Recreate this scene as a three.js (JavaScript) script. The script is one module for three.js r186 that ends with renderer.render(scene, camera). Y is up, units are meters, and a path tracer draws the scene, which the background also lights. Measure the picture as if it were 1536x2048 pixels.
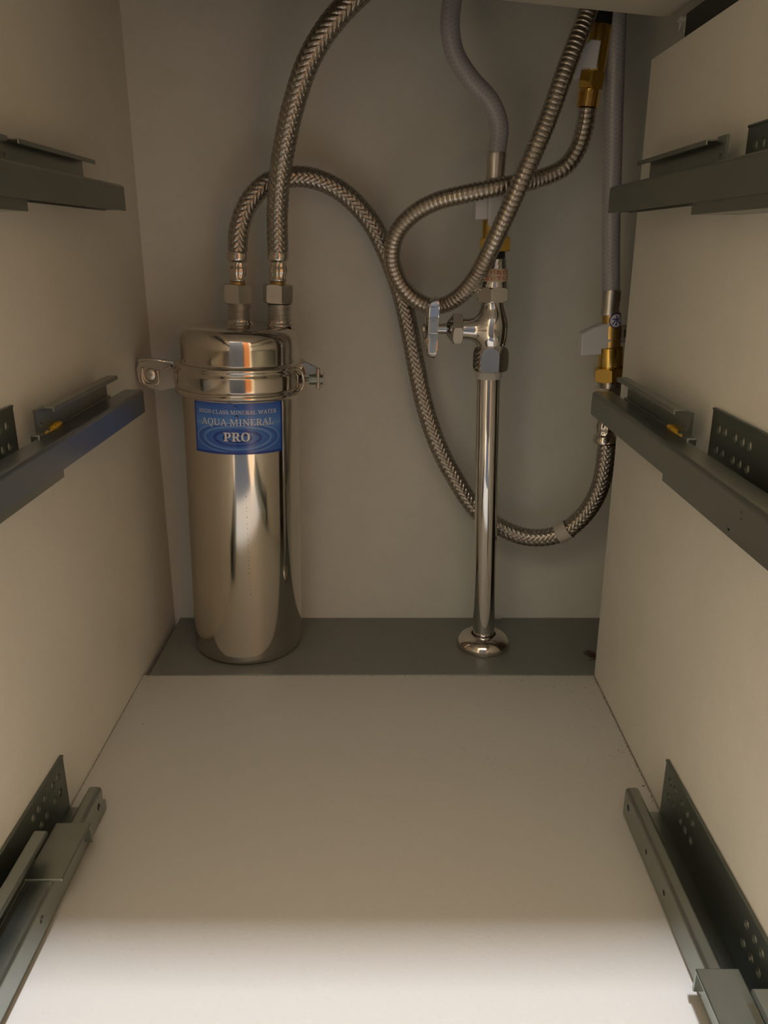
import * as THREE from 'three';
import { mergeGeometries, mergeVertices, toCreasedNormals } from 'three/addons/utils/BufferGeometryUtils.js';
import { RoundedBoxGeometry } from 'three/addons/geometries/RoundedBoxGeometry.js';
import { MarchingCubes } from 'three/addons/objects/MarchingCubes.js';
import { RectAreaLightUniformsLib } from 'three/addons/lights/RectAreaLightUniformsLib.js';

// ---------------------------------------------------------------- camera, light, exposure
// floor of the cabinet: y = 0, its back wall: z = 0, the room lies towards +z
const scene = new THREE.Scene();
scene.background = new THREE.Color(0x000000);
const camera = new THREE.PerspectiveCamera(64.72, 0.75, 0.01, 20);
camera.position.set(0, 0.3882, 0.8);
camera.rotation.set(-18.4456 * Math.PI / 180, 0, 0);
scene.add(camera);
const renderer = new THREE.WebGLRenderer({ antialias: true });
renderer.toneMapping = THREE.LinearToneMapping;
renderer.toneMappingExposure = 1.0;
renderer.shadowMap.enabled = true;
RectAreaLightUniformsLib.init();
const LAMP = { x: 0.0, y: 2.2, z: 1.12, size: 0.11, nits: 1540, color: 0xe8efff };

// ---------------------------------------------------------------- helpers
const V = (x, y, z) => new THREE.Vector3(x, y, z);
const rad = (d) => d * Math.PI / 180;
function rng(seed) { let s = seed >>> 0; return () => { s = (s + 0x6d2b79f5) | 0; let t = Math.imul(s ^ (s >>> 15), 1 | s); t = (t + Math.imul(t ^ (t >>> 7), 61 | t)) ^ t; return ((t ^ (t >>> 14)) >>> 0) / 4294967296; }; }
const used = {};
function numbered(n) { used[n] = (used[n] || 0) + 1; return used[n] === 1 ? n : n + '_' + String(used[n] - 1).padStart(3, '0'); }
function thing(name, label, category, pos = [0, 0, 0], group) {
  const g = new THREE.Group(); g.name = numbered(name); g.position.set(...pos);
  g.userData = { label, category }; if (group) g.userData.group = group;
  scene.add(g); return g;
}
function part(name, geo, mat, parent, label) {
  const m = new THREE.Mesh(Array.isArray(geo) ? merge(geo) : geo, mat);
  m.name = name; m.castShadow = m.receiveShadow = true; if (label) m.userData.label = label;
  parent.add(m); return m;
}
function struct(name, geo, mat, label) {
  const m = part(name, geo, mat, scene); m.userData = { kind: 'structure', label }; return m;
}
function merge(list) {
  const L = list.map((g) => { const q = g.index ? g.toNonIndexed() : g; for (const k of Object.keys(q.attributes)) if (!['position', 'normal', 'uv'].includes(k)) q.deleteAttribute(k); if (!q.attributes.uv) q.setAttribute('uv', new THREE.BufferAttribute(new Float32Array(q.attributes.position.count * 2), 2)); return q; });
  return mergeGeometries(L);
}
// uv in metres from the face direction
function uvMetres(g, s = 1, ox = 0, oy = 0) {
  const q = g.index ? g.toNonIndexed() : g; const p = q.attributes.position, n = q.attributes.normal, uv = new Float32Array(p.count * 2);
  for (let i = 0; i < p.count; i++) {
    const ax = Math.abs(n.getX(i)), ay = Math.abs(n.getY(i)), az = Math.abs(n.getZ(i));
    let u, v; if (ax >= ay && ax >= az) { u = p.getZ(i); v = p.getY(i); } else if (ay >= az) { u = p.getX(i); v = p.getZ(i); } else { u = p.getX(i); v = p.getY(i); }
    uv[2 * i] = (u - ox) / s; uv[2 * i + 1] = (v - oy) / s;
  }
  q.setAttribute('uv', new THREE.BufferAttribute(uv, 2)); return q;
}
function box(x0, x1, y0, y1, z0, z1, r = 0) {
  const g = r > 0 ? new RoundedBoxGeometry(x1 - x0, y1 - y0, z1 - z0, 2, r) : new THREE.BoxGeometry(x1 - x0, y1 - y0, z1 - z0);
  g.translate((x0 + x1) / 2, (y0 + y1) / 2, (z0 + z1) / 2); return g;
}
const lathe = (pts, seg = 48) => new THREE.LatheGeometry(pts.map(([r, y]) => new THREE.Vector2(Math.max(r, 1e-5), y)), seg);
// hexagonal prism cut by a turned profile [radius, y]: gives nuts their arched chamfers
function hexTurned(af, prof, turn = 0, M = 96) {
  const ap = af / 2, pos = [], idx = [], rows = [];
  for (let i = 0; i + 1 < prof.length; i++) { const n = Math.max(1, Math.ceil(Math.abs(prof[i + 1][1] - prof[i][1]) / 0.0005)); for (let k = 0; k < n; k++) rows.push([0, 1].map((c) => prof[i][c] + (prof[i + 1][c] - prof[i][c]) * k / n)); }
  rows.push(prof[prof.length - 1]);
  const full = [[0, rows[0][1]], ...rows, [0, rows[rows.length - 1][1]]];
  for (const [r, y] of full) for (let j = 0; j < M; j++) {
    const a = -(turn + j / M * 2 * Math.PI), w = ((j / M * 6) % 1 - 0.5) * Math.PI / 3, q = Math.min(r, ap / Math.cos(w));
    pos.push(q * Math.cos(a), y, q * Math.sin(a));
  }
  for (let i = 0; i + 1 < full.length; i++) for (let j = 0; j < M; j++) { const p = i * M + j, q = i * M + (j + 1) % M; idx.push(p, q, p + M, q, q + M, p + M); }
  const g = new THREE.BufferGeometry(); g.setAttribute('position', new THREE.BufferAttribute(new Float32Array(pos), 3)); g.setIndex(idx);
  g.setAttribute('uv', new THREE.BufferAttribute(new Float32Array(pos.length / 3 * 2), 2));
  return toCreasedNormals(g, rad(20));
}
// across flats af, lower and upper height, turn: a corner lies at this angle
function hex(af, y0, y1, turn = 0) {
  const R = af / Math.sqrt(3), c = 0.075 * R + 0.0004;
  return hexTurned(af, [[R * 0.84, y0], [R * 0.9, y0 + 0.0002], [R * 1.01, y0 + c], [R * 1.01, y1 - c], [R * 0.9, y1 - 0.0002], [R * 0.84, y1]], turn);
}
// sweep along a curve; rad(s, theta) gives the radius; closed around unless uv is wanted
function sweep(curve, step, M, rfun, { uv = false, smooth = false, r0 = 0.01 } = {}) {
  const L = curve.getLength(), n = Math.max(2, Math.round(L / step));
  curve.arcLengthDivisions = Math.max(200, Math.min(2000, n)); curve.updateArcLengths();
  const pts = [], tan = [];
  for (let i = 0; i <= n; i++) { pts.push(curve.getPointAt(i / n)); tan.push(curve.getTangentAt(i / n)); }
  let nrm = V(0, 0, 1); if (Math.abs(nrm.dot(tan[0])) > 0.9) nrm = V(1, 0, 0);
  const cols = uv ? M + 1 : M, pos = new Float32Array((n + 1) * cols * 3), nor = new Float32Array((n + 1) * cols * 3), uvs = new Float32Array((n + 1) * cols * 2), idx = [];
  for (let i = 0; i <= n; i++) {
    nrm.sub(tan[i].clone().multiplyScalar(nrm.dot(tan[i]))).normalize();
    const b = V(0, 0, 0).crossVectors(tan[i], nrm);
    for (let j = 0; j < cols; j++) {
      const th = j / M * 2 * Math.PI, r = rfun(i / n * L, th), d = nrm.clone().multiplyScalar(Math.cos(th)).addScaledVector(b, Math.sin(th));
      const k = i * cols + j; pos.set([pts[i].x + d.x * r, pts[i].y + d.y * r, pts[i].z + d.z * r], 3 * k); nor.set([d.x, d.y, d.z], 3 * k); uvs.set([i / n * L, th / (2 * Math.PI) * 2 * Math.PI * r0], 2 * k);
    }
  }
  for (let i = 0; i < n; i++) for (let j = 0; j < M; j++) {
    const a = i * cols + j, b = i * cols + (j + 1) % cols, c = a + cols, d = b + cols; idx.push(a, b, c, b, d, c);
  }
  const g = new THREE.BufferGeometry(); g.setAttribute('position', new THREE.BufferAttribute(pos, 3)); g.setAttribute('uv', new THREE.BufferAttribute(uvs, 2)); g.setIndex(idx);
  if (smooth) g.setAttribute('normal', new THREE.BufferAttribute(nor, 3)); else g.computeVertexNormals();
  return g;
}
const path = (a) => new THREE.CatmullRomCurve3(a.map((q) => V(...q)), false, 'centripetal');
const wire = (a, r, seg = 40) => new THREE.TubeGeometry(path(a), seg, r, 10);
function flip(g) { const q = (g.index ? g.toNonIndexed() : g.clone()).scale(-1, 1, 1); for (const k of Object.keys(q.attributes)) { const a = q.attributes[k], n = a.itemSize; for (let i = 0; i < a.count; i += 3) for (let c = 0; c < n; c++) { const t = a.array[(i + 1) * n + c]; a.array[(i + 1) * n + c] = a.array[(i + 2) * n + c]; a.array[(i + 2) * n + c] = t; } } return q; }
const frac = (x) => x - Math.floor(x);

// ---------------------------------------------------------------- textures
function valueNoise(seed) {
  const R = rng(seed), T = Float32Array.from({ length: 65536 }, R);
  return (x, y, p) => { const xi = Math.floor(x), yi = Math.floor(y), fx = x - xi, fy = y - yi, w = (t) => t * t * (3 - 2 * t), h = (a, b) => T[((((a % p) + p) % p) * 251 + (((b % p) + p) % p) * 367) & 65535];
    return (h(xi, yi) * (1 - w(fx)) + h(xi + 1, yi) * w(fx)) * (1 - w(fy)) + (h(xi, yi + 1) * (1 - w(fx)) + h(xi + 1, yi + 1) * w(fx)) * w(fy); };
}
function dataTex(size, fn, srgb) {
  const d = new Uint8Array(size * size * 4);
  for (let y = 0; y < size; y++) for (let x = 0; x < size; x++) { const c = fn(x / size, y / size); d.set([...c, 255], 4 * (y * size + x)); }
  const t = new THREE.DataTexture(d, size, size); t.wrapS = t.wrapT = THREE.RepeatWrapping; t.magFilter = THREE.LinearFilter; t.minFilter = THREE.LinearMipmapLinearFilter; t.generateMipmaps = true;
  if (srgb) t.colorSpace = THREE.SRGBColorSpace; t.needsUpdate = true; return t;
}
const n1 = valueNoise(11), n2 = valueNoise(23), n3 = valueNoise(5);
// pebbled melamine foil: relief and a very faint mottling, 0.25 m per repeat
const pebble = dataTex(512, (u, v) => { const a = n1(u * 160, v * 160, 160) * 0.6 + n2(u * 80, v * 80, 80) * 0.4; const k = Math.round(255 * a); return [k, k, k]; });
const mottle = (r, g, b, amt) => dataTex(512, (u, v) => { const a = (n1(u * 9, v * 9, 9) - 0.5) * 0.5 + (n2(u * 31, v * 31, 31) - 0.5) * 0.3 + (n3(u * 150, v * 150, 150) - 0.5) * 0.35; const k = 1 + a * amt; return [r * k, g * k, b * k].map((t) => Math.max(0, Math.min(255, Math.round(t)))); }, true);
const std = (o) => new THREE.MeshStandardMaterial(o), phy = (o) => new THREE.MeshPhysicalMaterial(o);
const melamine = std({ map: mottle(239, 233, 219, 0.03), roughness: 0.5, bumpMap: pebble, bumpScale: 0.00008 });
const backFoil = std({ map: mottle(242, 240, 228, 0.03), roughness: 0.55, bumpMap: pebble, bumpScale: 0.00006 });
const edgeBoard = std({ color: 0xb9a98c, roughness: 0.8 });

// floor foil with the specks of dirt the photograph shows, one texture over the whole board
const FX0 = -0.2272, FX1 = 0.1982, FZ0 = 0.1245, FZ1 = 0.63;
function floorMap() {
  const W = 1724, H = 2048, c = document.createElement('canvas'); c.width = W; c.height = H; const g = c.getContext('2d'), R = rng(77);
  g.fillStyle = 'rgb(206,200,189)'; g.fillRect(0, 0, W, H);
  for (let i = 0; i < 9000; i++) { const a = 0.01 + R() * 0.025; g.fillStyle = R() < 0.5 ? `rgba(120,95,60,${a})` : `rgba(255,248,235,${a})`; g.beginPath(); g.ellipse(R() * W, R() * H, 1 + R() * 5, 1 + R() * 4, R() * 3, 0, 7); g.fill(); }
  const put = (x, z, w, h, rot, col) => { g.save(); g.translate((x - FX0) / (FX1 - FX0) * W, (z - FZ0) / (FZ1 - FZ0) * H); g.rotate(rot); g.fillStyle = col; g.beginPath(); g.ellipse(0, 0, w, h, 0, 0, 7); g.fill(); g.restore(); };
  for (const [x, z, w, h, r] of [[0.1288, 0.134, 5, 2, 0.5], [0.1565, 0.146, 5, 2, 0.9], [0.1705, 0.153, 4, 3, 0], [0.185, 0.146, 6, 2, 0.6], [0.1865, 0.155, 5, 2, 0.4], [0.189, 0.243, 5, 2, 0.1], [0.180, 0.250, 3, 2, 0], [0.1955, 0.288, 6, 5, 0], [0.175, 0.325, 3, 2, 0], [-0.223, 0.127, 6, 2, 0], [-0.219, 0.131, 3, 2, 1], [-0.205, 0.205, 4, 3, 0.4]]) put(x, z, w * 0.6, h * 0.65, r, 'rgba(52,36,18,0.85)');
  for (let i = 0; i < 60; i++) put(0.05 + R() * 0.147, 0.13 + R() * 0.15, 0.8 + R() * 1.4, 0.8 + R(), R() * 3, 'rgba(70,50,28,0.6)');
  // grime lodged along the joints with the side boards and the steel plate
  for (let i = 0; i < 620; i++) { const s = R(); let x, z; if (s < 0.5) { x = FX1 - R() * R() * 0.0017; z = FZ0 + R() * 0.19; } else if (s < 0.6) { x = FX0 + R() * R() * 0.001; z = FZ0 + R() * 0.2; } else { x = FX0 + R() * (FX1 - FX0); z = FZ0 + R() * R() * 0.0016; } put(x, z, 1 + R() * 3, 0.5 + R() * 0.8, s < 0.6 ? 1.57 + (R() - 0.5) * 0.5 : (R() - 0.5) * 0.4, `rgba(60,42,20,${0.15 + R() * 0.55})`); }
  const t = new THREE.CanvasTexture(c); t.colorSpace = THREE.SRGBColorSpace; t.flipY = false; return t;
}
const floorFoil = std({ map: floorMap(), roughness: 0.42, bumpMap: pebble.clone(), bumpScale: 0.00008 });
floorFoil.bumpMap.repeat.set((FX1 - FX0) / 0.25, (FZ1 - FZ0) / 0.25); floorFoil.bumpMap.needsUpdate = true;

// metals
const polish = dataTex(256, (u, v) => { const a = n1(u * 6, v * 200, 200) * 0.5 + n2(u * 40, v * 12, 240) * 0.5; const k = Math.round(255 * (0.75 + 0.25 * a)); return [k, k, k]; });
const steel = std({ color: new THREE.Color(0.66, 0.61, 0.54), metalness: 1, roughness: 0.115, roughnessMap: polish });
const steelBright = std({ color: new THREE.Color(0.68, 0.63, 0.57), metalness: 1, roughness: 0.09 });
const steelDull = std({ color: new THREE.Color(0.66, 0.635, 0.6), metalness: 1, roughness: 0.3 });
const braid = std({ color: new THREE.Color(0.47, 0.435, 0.385), metalness: 1, roughness: 0.25 });
const core = std({ color: new THREE.Color(0.05, 0.045, 0.04), roughness: 0.9 });
const corrug = std({ color: new THREE.Color(0.55, 0.5, 0.44), metalness: 1, roughness: 0.24 });
const chrome = std({ color: new THREE.Color(0.72, 0.71, 0.7), metalness: 1, roughness: 0.04 });
const brass = std({ color: new THREE.Color(0.74, 0.5, 0.13), metalness: 1, roughness: 0.2 });
const brassDull = std({ color: new THREE.Color(0.66, 0.45, 0.15), metalness: 1, roughness: 0.34 });
const zinc = std({ color: new THREE.Color(0.355, 0.382, 0.352), metalness: 1, roughness: 0.42, roughnessMap: polish });
const zincBlue = std({ color: new THREE.Color(0.32, 0.36, 0.42), metalness: 1, roughness: 0.36, roughnessMap: polish });
const zincDark = std({ color: new THREE.Color(0.22, 0.245, 0.225), metalness: 1, roughness: 0.5 });
const plateMetal = std({ color: new THREE.Color(0.2, 0.2, 0.185), roughness: 0.42, metalness: 0.25 });
const whitePlastic = phy({ color: new THREE.Color(0.86, 0.84, 0.84), roughness: 0.4 });
const tapeWhite = std({ color: new THREE.Color(0.7, 0.67, 0.6), roughness: 0.7 });
const blackRubber = std({ color: new THREE.Color(0.02, 0.02, 0.02), roughness: 0.6 });
const grease = phy({ color: new THREE.Color(0.62, 0.36, 0.03), roughness: 0.35 });

// ---------------------------------------------------------------- the cabinet shell and the kitchen around it
const XL = -0.228, XR = 0.199, ZR = 0.1236;
const board = (x0, x1, y0, y1, z0, z1) => uvMetres(box(x0, x1, y0, y1, z0, z1), 0.25);
struct('wall_left', board(XL - 0.018, XL, -0.05, 0.71, -0.012, 0.63), melamine, 'cream melamine side board on the left of the cabinet');
struct('wall_right', board(XR, XR + 0.018, -0.05, 0.517, ZR, 0.63), melamine, 'cream melamine side board on the right, stopping short of the back');
struct('wall_back', board(XL - 0.018, 0.66, -0.05, 0.71, -0.012, 0), backFoil, 'greyish cream back board behind the pipes');
{
  const g = box(FX0, FX1, -0.018, 0, FZ0, FZ1); const q = uvMetres(g, 1); const p = q.attributes.position, uv = q.attributes.uv;
  for (let i = 0; i < p.count; i++) uv.setXY(i, (p.getX(i) - FX0) / (FX1 - FX0), (p.getZ(i) - FZ0) / (FZ1 - FZ0));
  struct('floor', q, floorFoil, 'cream melamine cabinet floor board with a few specks of dirt');
}
// kitchen outside the opening
const roomWhite = std({ color: new THREE.Color(0.92, 0.81, 0.61), roughness: 0.9 });
const roomFloorMat = std({ color: new THREE.Color(0.9, 0.72, 0.5), roughness: 0.6 });
const blueGrey = std({ color: new THREE.Color(0.12, 0.135, 0.165), roughness: 0.8 });
const orangeWood = std({ color: new THREE.Color(0.62, 0.24, 0.08), roughness: 0.5 });
struct('floor_kitchen', box(-1.5, 1.5, -0.16, -0.12, -0.1, 1.6), roomFloorMat, 'kitchen floor in front of the cabinet');
struct('ceiling', box(-1.5, 1.5, 2.25, 2.3, -0.1, 1.6), roomWhite, 'kitchen ceiling');
struct('wall_kitchen_left', box(-1.5, -1.46, -0.16, 2.3, -0.1, 1.6), roomWhite, 'white kitchen wall to the left');
struct('wall_kitchen_right', box(1.46, 1.5, -0.16, 2.3, -0.1, 1.6), roomWhite, 'white kitchen wall to the right');
struct('wall_kitchen_opposite', box(-1.5, 1.5, -0.16, 2.3, 1.56, 1.6), roomWhite, 'white kitchen wall opposite the cabinet');
struct('wall_kitchen_back', box(-1.5, 1.5, -0.16, 2.3, -0.06, -0.02), roomWhite, 'white kitchen wall behind the cabinets');
struct('trim_1', box(-1.46, 1.46, -0.12, -0.02, 0.57, 0.585), melamine, 'plinth board under the cabinets');
struct('trim_2', box(-1.46, XL - 0.018, -0.02, 0.71, 0.612, 0.63), melamine, 'front of the neighbouring cabinet to the left');
struct('trim_3', box(XR + 0.018, 1.46, -0.02, 0.71, 0.612, 0.63), melamine, 'front of the neighbouring cabinet to the right');
struct('trim_4', box(XR, XR + 0.018, 0.517, 0.71, 0.612, 0.63), melamine, 'closing strip over the right side board');
struct('wall_neighbour', box(0.66, 0.678, -0.05, 0.71, -0.012, 0.612), melamine, 'far side board of the neighbouring cabinet');
{
  const t = thing('worktop', 'pale stone worktop over the sink cabinet', 'worktop');
  part('slab', box(-1.46, 1.46, 0.71, 0.75, -0.02, 0.66, 0.004), std({ color: new THREE.Color(0.75, 0.7, 0.62), roughness: 0.4 }), t);
}
{
  const t = thing('cupboard', 'blue grey kitchen cupboard facing the sink cabinet', 'cupboard');
  part('door', box(-0.46, -0.112, -0.12, 1.1, 1.42, 1.44, 0.004), blueGrey, t);
  part('door', box(-0.108, 0.24, -0.12, 1.1, 1.42, 1.44, 0.004), blueGrey, t);
  part('carcass', box(-0.46, 0.24, -0.118, 1.1, 1.44, 1.55), blueGrey, t);
  const m = thing('kitchen_mat', 'blue grey kitchen mat on the floor before the sink cabinet', 'mat');
  part('mat', box(-0.3, 0.24, -0.12, -0.112, 0.64, 1.4, 0.003), std({ color: new THREE.Color(0.085, 0.1, 0.125), roughness: 0.95 }), m);
  const d = thing('wooden_panel', 'orange brown wooden panel beside the blue grey cupboard', 'panel');
  part('board', box(0.29, 0.58, -0.118, 1.3, 1.5, 1.55, 0.006), orangeWood, d);
}
{
  const t = thing('ceiling_lamp', 'small square ceiling lamp over the kitchen aisle', 'lamp', [LAMP.x, LAMP.y, LAMP.z]);
  part('housing', box(-0.08, 0.08, 0.002, 0.05, -0.08, 0.08, 0.004), roomWhite, t);
  part('diffuser', box(-LAMP.size / 2, LAMP.size / 2, -0.002, 0.004, -LAMP.size / 2, LAMP.size / 2), std({ color: 0xffffff, emissive: LAMP.color, emissiveIntensity: 4 }), t);
  const l = new THREE.RectAreaLight(LAMP.color, LAMP.nits, LAMP.size, LAMP.size); l.name = 'lamp_light'; l.position.set(0, -0.004, 0); l.rotation.x = -Math.PI / 2; t.add(l);
}

// ---------------------------------------------------------------- steel plate at the foot of the back wall
{
  const c = document.createElement('canvas'); c.width = 1024; c.height = 256; const g = c.getContext('2d'), R = rng(9);
  g.fillStyle = 'rgb(134,134,126)'; g.fillRect(0, 0, 1024, 256);
  for (let i = 0; i < 5000; i++) { g.fillStyle = R() < 0.5 ? 'rgba(60,62,58,0.06)' : 'rgba(190,192,184,0.05)'; g.fillRect(R() * 1024, R() * 256, 1 + R() * 6, 1 + R() * 2); }
  for (let i = 0; i < 140; i++) { const a = R() * 7, d = R() * R() * 12; g.fillStyle = `rgba(58,30,12,${0.2 + R() * 0.35})`; g.beginPath(); g.ellipse(509 + Math.cos(a) * d * 0.8, 176 + Math.sin(a) * d * 2.4, 1 + R() * 3, 1 + R() * 3, 0, 0, 7); g.fill(); }
  for (let i = 0; i < 40; i++) { g.fillStyle = `rgba(205,200,185,${0.15 + R() * 0.3})`; g.fillRect(250 + R() * 240, 20 + R() * 225, 1 + R() * 2, 1); }
  const t = new THREE.CanvasTexture(c); t.colorSpace = THREE.SRGBColorSpace; t.flipY = false;
  plateMetal.map = t; plateMetal.color.setRGB(1, 1, 1); plateMetal.metalness = 0.2;
  const th = thing('steel_plate', 'dark grey sheet steel plate along the foot of the back wall', 'metal plate', [0, 0, 0]);
  const q = uvMetres(box(-0.2222, 0.64, -0.0016, 0, 0.0005, 0.1234, 0.0006), 1); const p = q.attributes.position, uv = q.attributes.uv;
  for (let i = 0; i < p.count; i++) uv.setXY(i, (p.getX(i) + 0.2222) / 0.8622, p.getZ(i) / 0.1234);
  part('sheet', q, plateMetal, th);
  part('front_edge', box(-0.2222, 0.64, -0.016, 0.0002, 0.1226, 0.1237, 0.0004), zinc, th);
  part('support_board', box(-0.2, 0.64, -0.018, -0.0018, 0.002, 0.122), edgeBoard, th);
  const chip = thing('plaster_chip', 'tiny white plaster chip lying at the wall right of the riser pipe', 'chip', [0.1235, 0, 0.004]);
  const cg = new THREE.IcosahedronGeometry(0.004, 0); cg.scale(1.2, 0.5, 0.7); cg.translate(0, 0.0017, 0); part('flake', cg, tapeWhite, chip);
}

// ---------------------------------------------------------------- sink bowl overhead
{
  const t = thing('sink_bowl', 'underside of the grey beige sink bowl overhead, at the top right', 'sink', [0.13, 0.547, 0.13]);
  const g = new RoundedBoxGeometry(0.46, 0.12, 0.4, 5, 0.013); g.translate(-0.147, 0.06, 0.2); g.rotateZ(rad(-5.0));
  part('bowl', g, std({ color: new THREE.Color(0.68, 0.62, 0.5), roughness: 0.7 }), t);
  const cl = [[0.0865, -0.0085], [0.0905, -0.0095], [0.0945, -0.011]].map(([x, y]) => wire([[x, y + 0.005, -0.003], [x + 0.0012, y + 0.001, -0.0055], [x, y - 0.0035, -0.005]], 0.00105, 10));
  cl.push(box(0.084, 0.097, -0.0065, -0.0035, -0.004, 0.004, 0.0008));
  part('clip', cl, phy({ color: new THREE.Color(0.9, 0.9, 0.88), roughness: 0.12, clearcoat: 1 }), t, 'shiny little clip at the rear corner of the bowl');
  const k = thing('support_rail', 'black sealing rail on the top edge of the right side board', 'rail', [0.208, 0.5172, 0.19]);
  part('rail', box(-0.0085, 0.0085, 0, 0.0145, 0, 0.42, 0.001), blackRubber, k);
}

// ---------------------------------------------------------------- drawer slides
// local: x = distance from the side board, y = height over the slide's base, z = world z
const HOLES = [[0.331, 0.0225], [0.340, 0.0225], [0.340, 0.035], [0.354, 0.035], [0.355, 0.0225], [0.364, 0.035], [0.364, 0.0225], [0.373, 0.035], [0.374, 0.0225], [0.331, 0.035], [0.454, 0.0355], [0.454, 0.0225], [0.464, 0.0355], [0.464, 0.0225], [0.4725, 0.035], [0.473, 0.0225], [0.486, 0.035], [0.487, 0.0225]];
function plateWithHoles(z0, z1, y0, y1, holes, r, th, x) {
  const s = new THREE.Shape(); s.moveTo(-z0, y0); s.lineTo(-z1, y0); s.lineTo(-z1, y1); s.lineTo(-z0, y1); s.closePath();
  for (const [z, y, rr] of holes) { const h = new THREE.Path(); h.absellipse(-z, y, rr || r, rr || r, 0, Math.PI * 2, true); s.holes.push(h); }
  const g = new THREE.ExtrudeGeometry(s, { depth: th, bevelEnabled: false, curveSegments: 10 }); g.rotateY(Math.PI / 2); g.translate(x, 0, 0); return g; // shape x = -z
}
function uChannel(x0, x1, y0, y1, z0, z1, t, holes = []) {
  const c = 0.0026, ym = y1 - 0.0042, p = new THREE.Shape();   // folded sheet: outer wall, rounded top, start of the inner wall
  p.moveTo(x0, y0); p.lineTo(x0, y1 - c); p.absarc(x0 + c, y1 - c, c, Math.PI, Math.PI / 2, true); p.lineTo(x1 - c, y1); p.absarc(x1 - c, y1 - c, c, Math.PI / 2, 0, true); p.lineTo(x1, ym);
  p.lineTo(x1 - t, ym); p.lineTo(x1 - t, y1 - c); p.absarc(x1 - c, y1 - c, c - t, 0, Math.PI / 2, false); p.lineTo(x0 + c, y1 - t); p.absarc(x0 + c, y1 - c, c - t, Math.PI / 2, Math.PI, false); p.lineTo(x0 + t, y0); p.closePath();
  const e = new THREE.ExtrudeGeometry(p, { depth: z1 - z0, bevelEnabled: false, curveSegments: 5 }); e.translate(0, 0, z0);
  return [e, plateWithHoles(z0, z1, y0, ym, holes, 0.002, t, x1 - t), box(x0 + 0.0006, x1 - 0.0006, y0 + 0.0006, y1 - 0.002, z0 + 0.0004, z0 + 0.0004 + t)];
}
function slide(side, base, opt) {
  const t = thing('drawer_slide', opt.label, 'drawer slide', [side < 0 ? XL : XR, base, 0], 'galvanised drawer slides on the side boards');
  const add = (name, geos, mat, label, par = t) => { let g = merge(geos); if (side > 0) g = flip(g); return part(name, g, mat, par, label); };
  const zr = opt.zr, zf = 0.615;
  const holes = HOLES.map(([z, y]) => [z - 0.32 + zr, y]);
  add('wall_plate', [plateWithHoles(zr, zf, 0.0005, 0.0455, holes, 0.0029, 0.0016, 0.0003), box(0.0003, 0.0026, 0.0444, 0.0458, zr, zf, 0.0004)], zincDark, 'dark perforated plate screwed to the side board');
  add('bottom_channel', [box(0.0003, 0.0275, 0.0003, 0.0017, zr, zf, 0.0004), plateWithHoles(zr, zf, 0.0003, 0.0085, [[zr + 0.1, 0.005, 0.0016], [zr + 0.22, 0.005, 0.0016]], 0.002, 0.0014, 0.0265)], zinc);
  const inner = opt.inner ?? zr + 0.004;
  add('middle_rail', uChannel(0.0195, 0.029, 0.0062, 0.0238, inner, zf, 0.0014, [[inner + 0.009, 0.014, 0.0024], [inner + 0.05, 0.0125, 0.0018], [inner + 0.085, 0.0125, 0.0018]]), zinc);
  if (opt.outer < 0.6) {
    const z0 = opt.outer;
    const R = add('drawer_rail', uChannel(0.0135, 0.0305, 0.0066, 0.0252, z0, zf, 0.0014, [[Math.max(zr + 0.117, z0 + 0.03), 0.017, 0.0022]]), opt.blue ? zincBlue : zinc);
    const zb = z0 + 0.03, ze = Math.min(zf, zb + 0.138);
    const web = [box(0.0105, 0.0118, 0.0252, 0.0395, zb + 0.002, ze - 0.012), box(0.0105, 0.0185, 0.0392, 0.0405, zb - 0.006, ze - 0.014, 0.0006), box(0.0178, 0.0188, 0.0374, 0.0402, zb - 0.006, ze - 0.014, 0.0004), box(0.0105, 0.0145, 0.0238, 0.0262, zb + 0.002, ze - 0.012, 0.0005)];
    if (ze < zf - 0.02) { web.push(plateWithHoles(ze - 0.013, ze, 0.0235, 0.0415, [[ze - 0.006, 0.031, 0.0016]], 0.002, 0.0016, 0.0115)); web.push(box(0.011, 0.017, 0.0225, 0.0275, ze - 0.002, ze + 0.008, 0.001)); }
    add('bracket', web, zinc, 'upright hook bracket', R);
    if (opt.cap) add('end_cap', [box(0.013, 0.036, 0.0248, 0.0268, z0, z0 + 0.05, 0.0008), box(0.013, 0.036, 0.012, 0.0262, z0, z0 + 0.0015, 0.0005)], zinc, undefined, R);
    if (opt.grease) { const g = [0, 1, 2, 3].map((i) => { const s = new THREE.SphereGeometry(0.0026 - i * 0.0003, 10, 8); s.scale(1, 0.7, 2.2); s.translate(0.0135, 0.0262 - i * 0.0006, ze - 0.03 + i * 0.006); return s; }); add('grease', g, grease, 'dab of yellow grease', R); }
  }
  return t;
}
const SL = 'galvanised drawer slide ';
slide(-1, 0.4045, { zr: 0.315, outer: 0.140, label: SL + 'on the left side board, uppermost of its three' });
slide(1, 0.4025, { zr: 0.320, outer: 0.152, label: SL + 'on the right side board, uppermost, crossing the grey hose' });
slide(-1, 0.2487, { zr: 0.313, outer: 0.140, blue: true, grease: true, label: SL + 'on the left side board, middle one with bluish end' });
slide(1, 0.2490, { zr: 0.322, outer: 0.150, grease: true, label: SL + 'on the right side board, middle one below the brass coupling' });
slide(-1, 0.0008, { zr: 0.315, inner: 0.3215, outer: 0.362, cap: true, label: SL + 'at the left, lowest one, lying on the cabinet floor' });
slide(1, 0.0008, { zr: 0.320, inner: 0.3225, outer: 0.474, cap: true, label: SL + 'at the right, lowest one, lying on the cabinet floor' });

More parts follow.
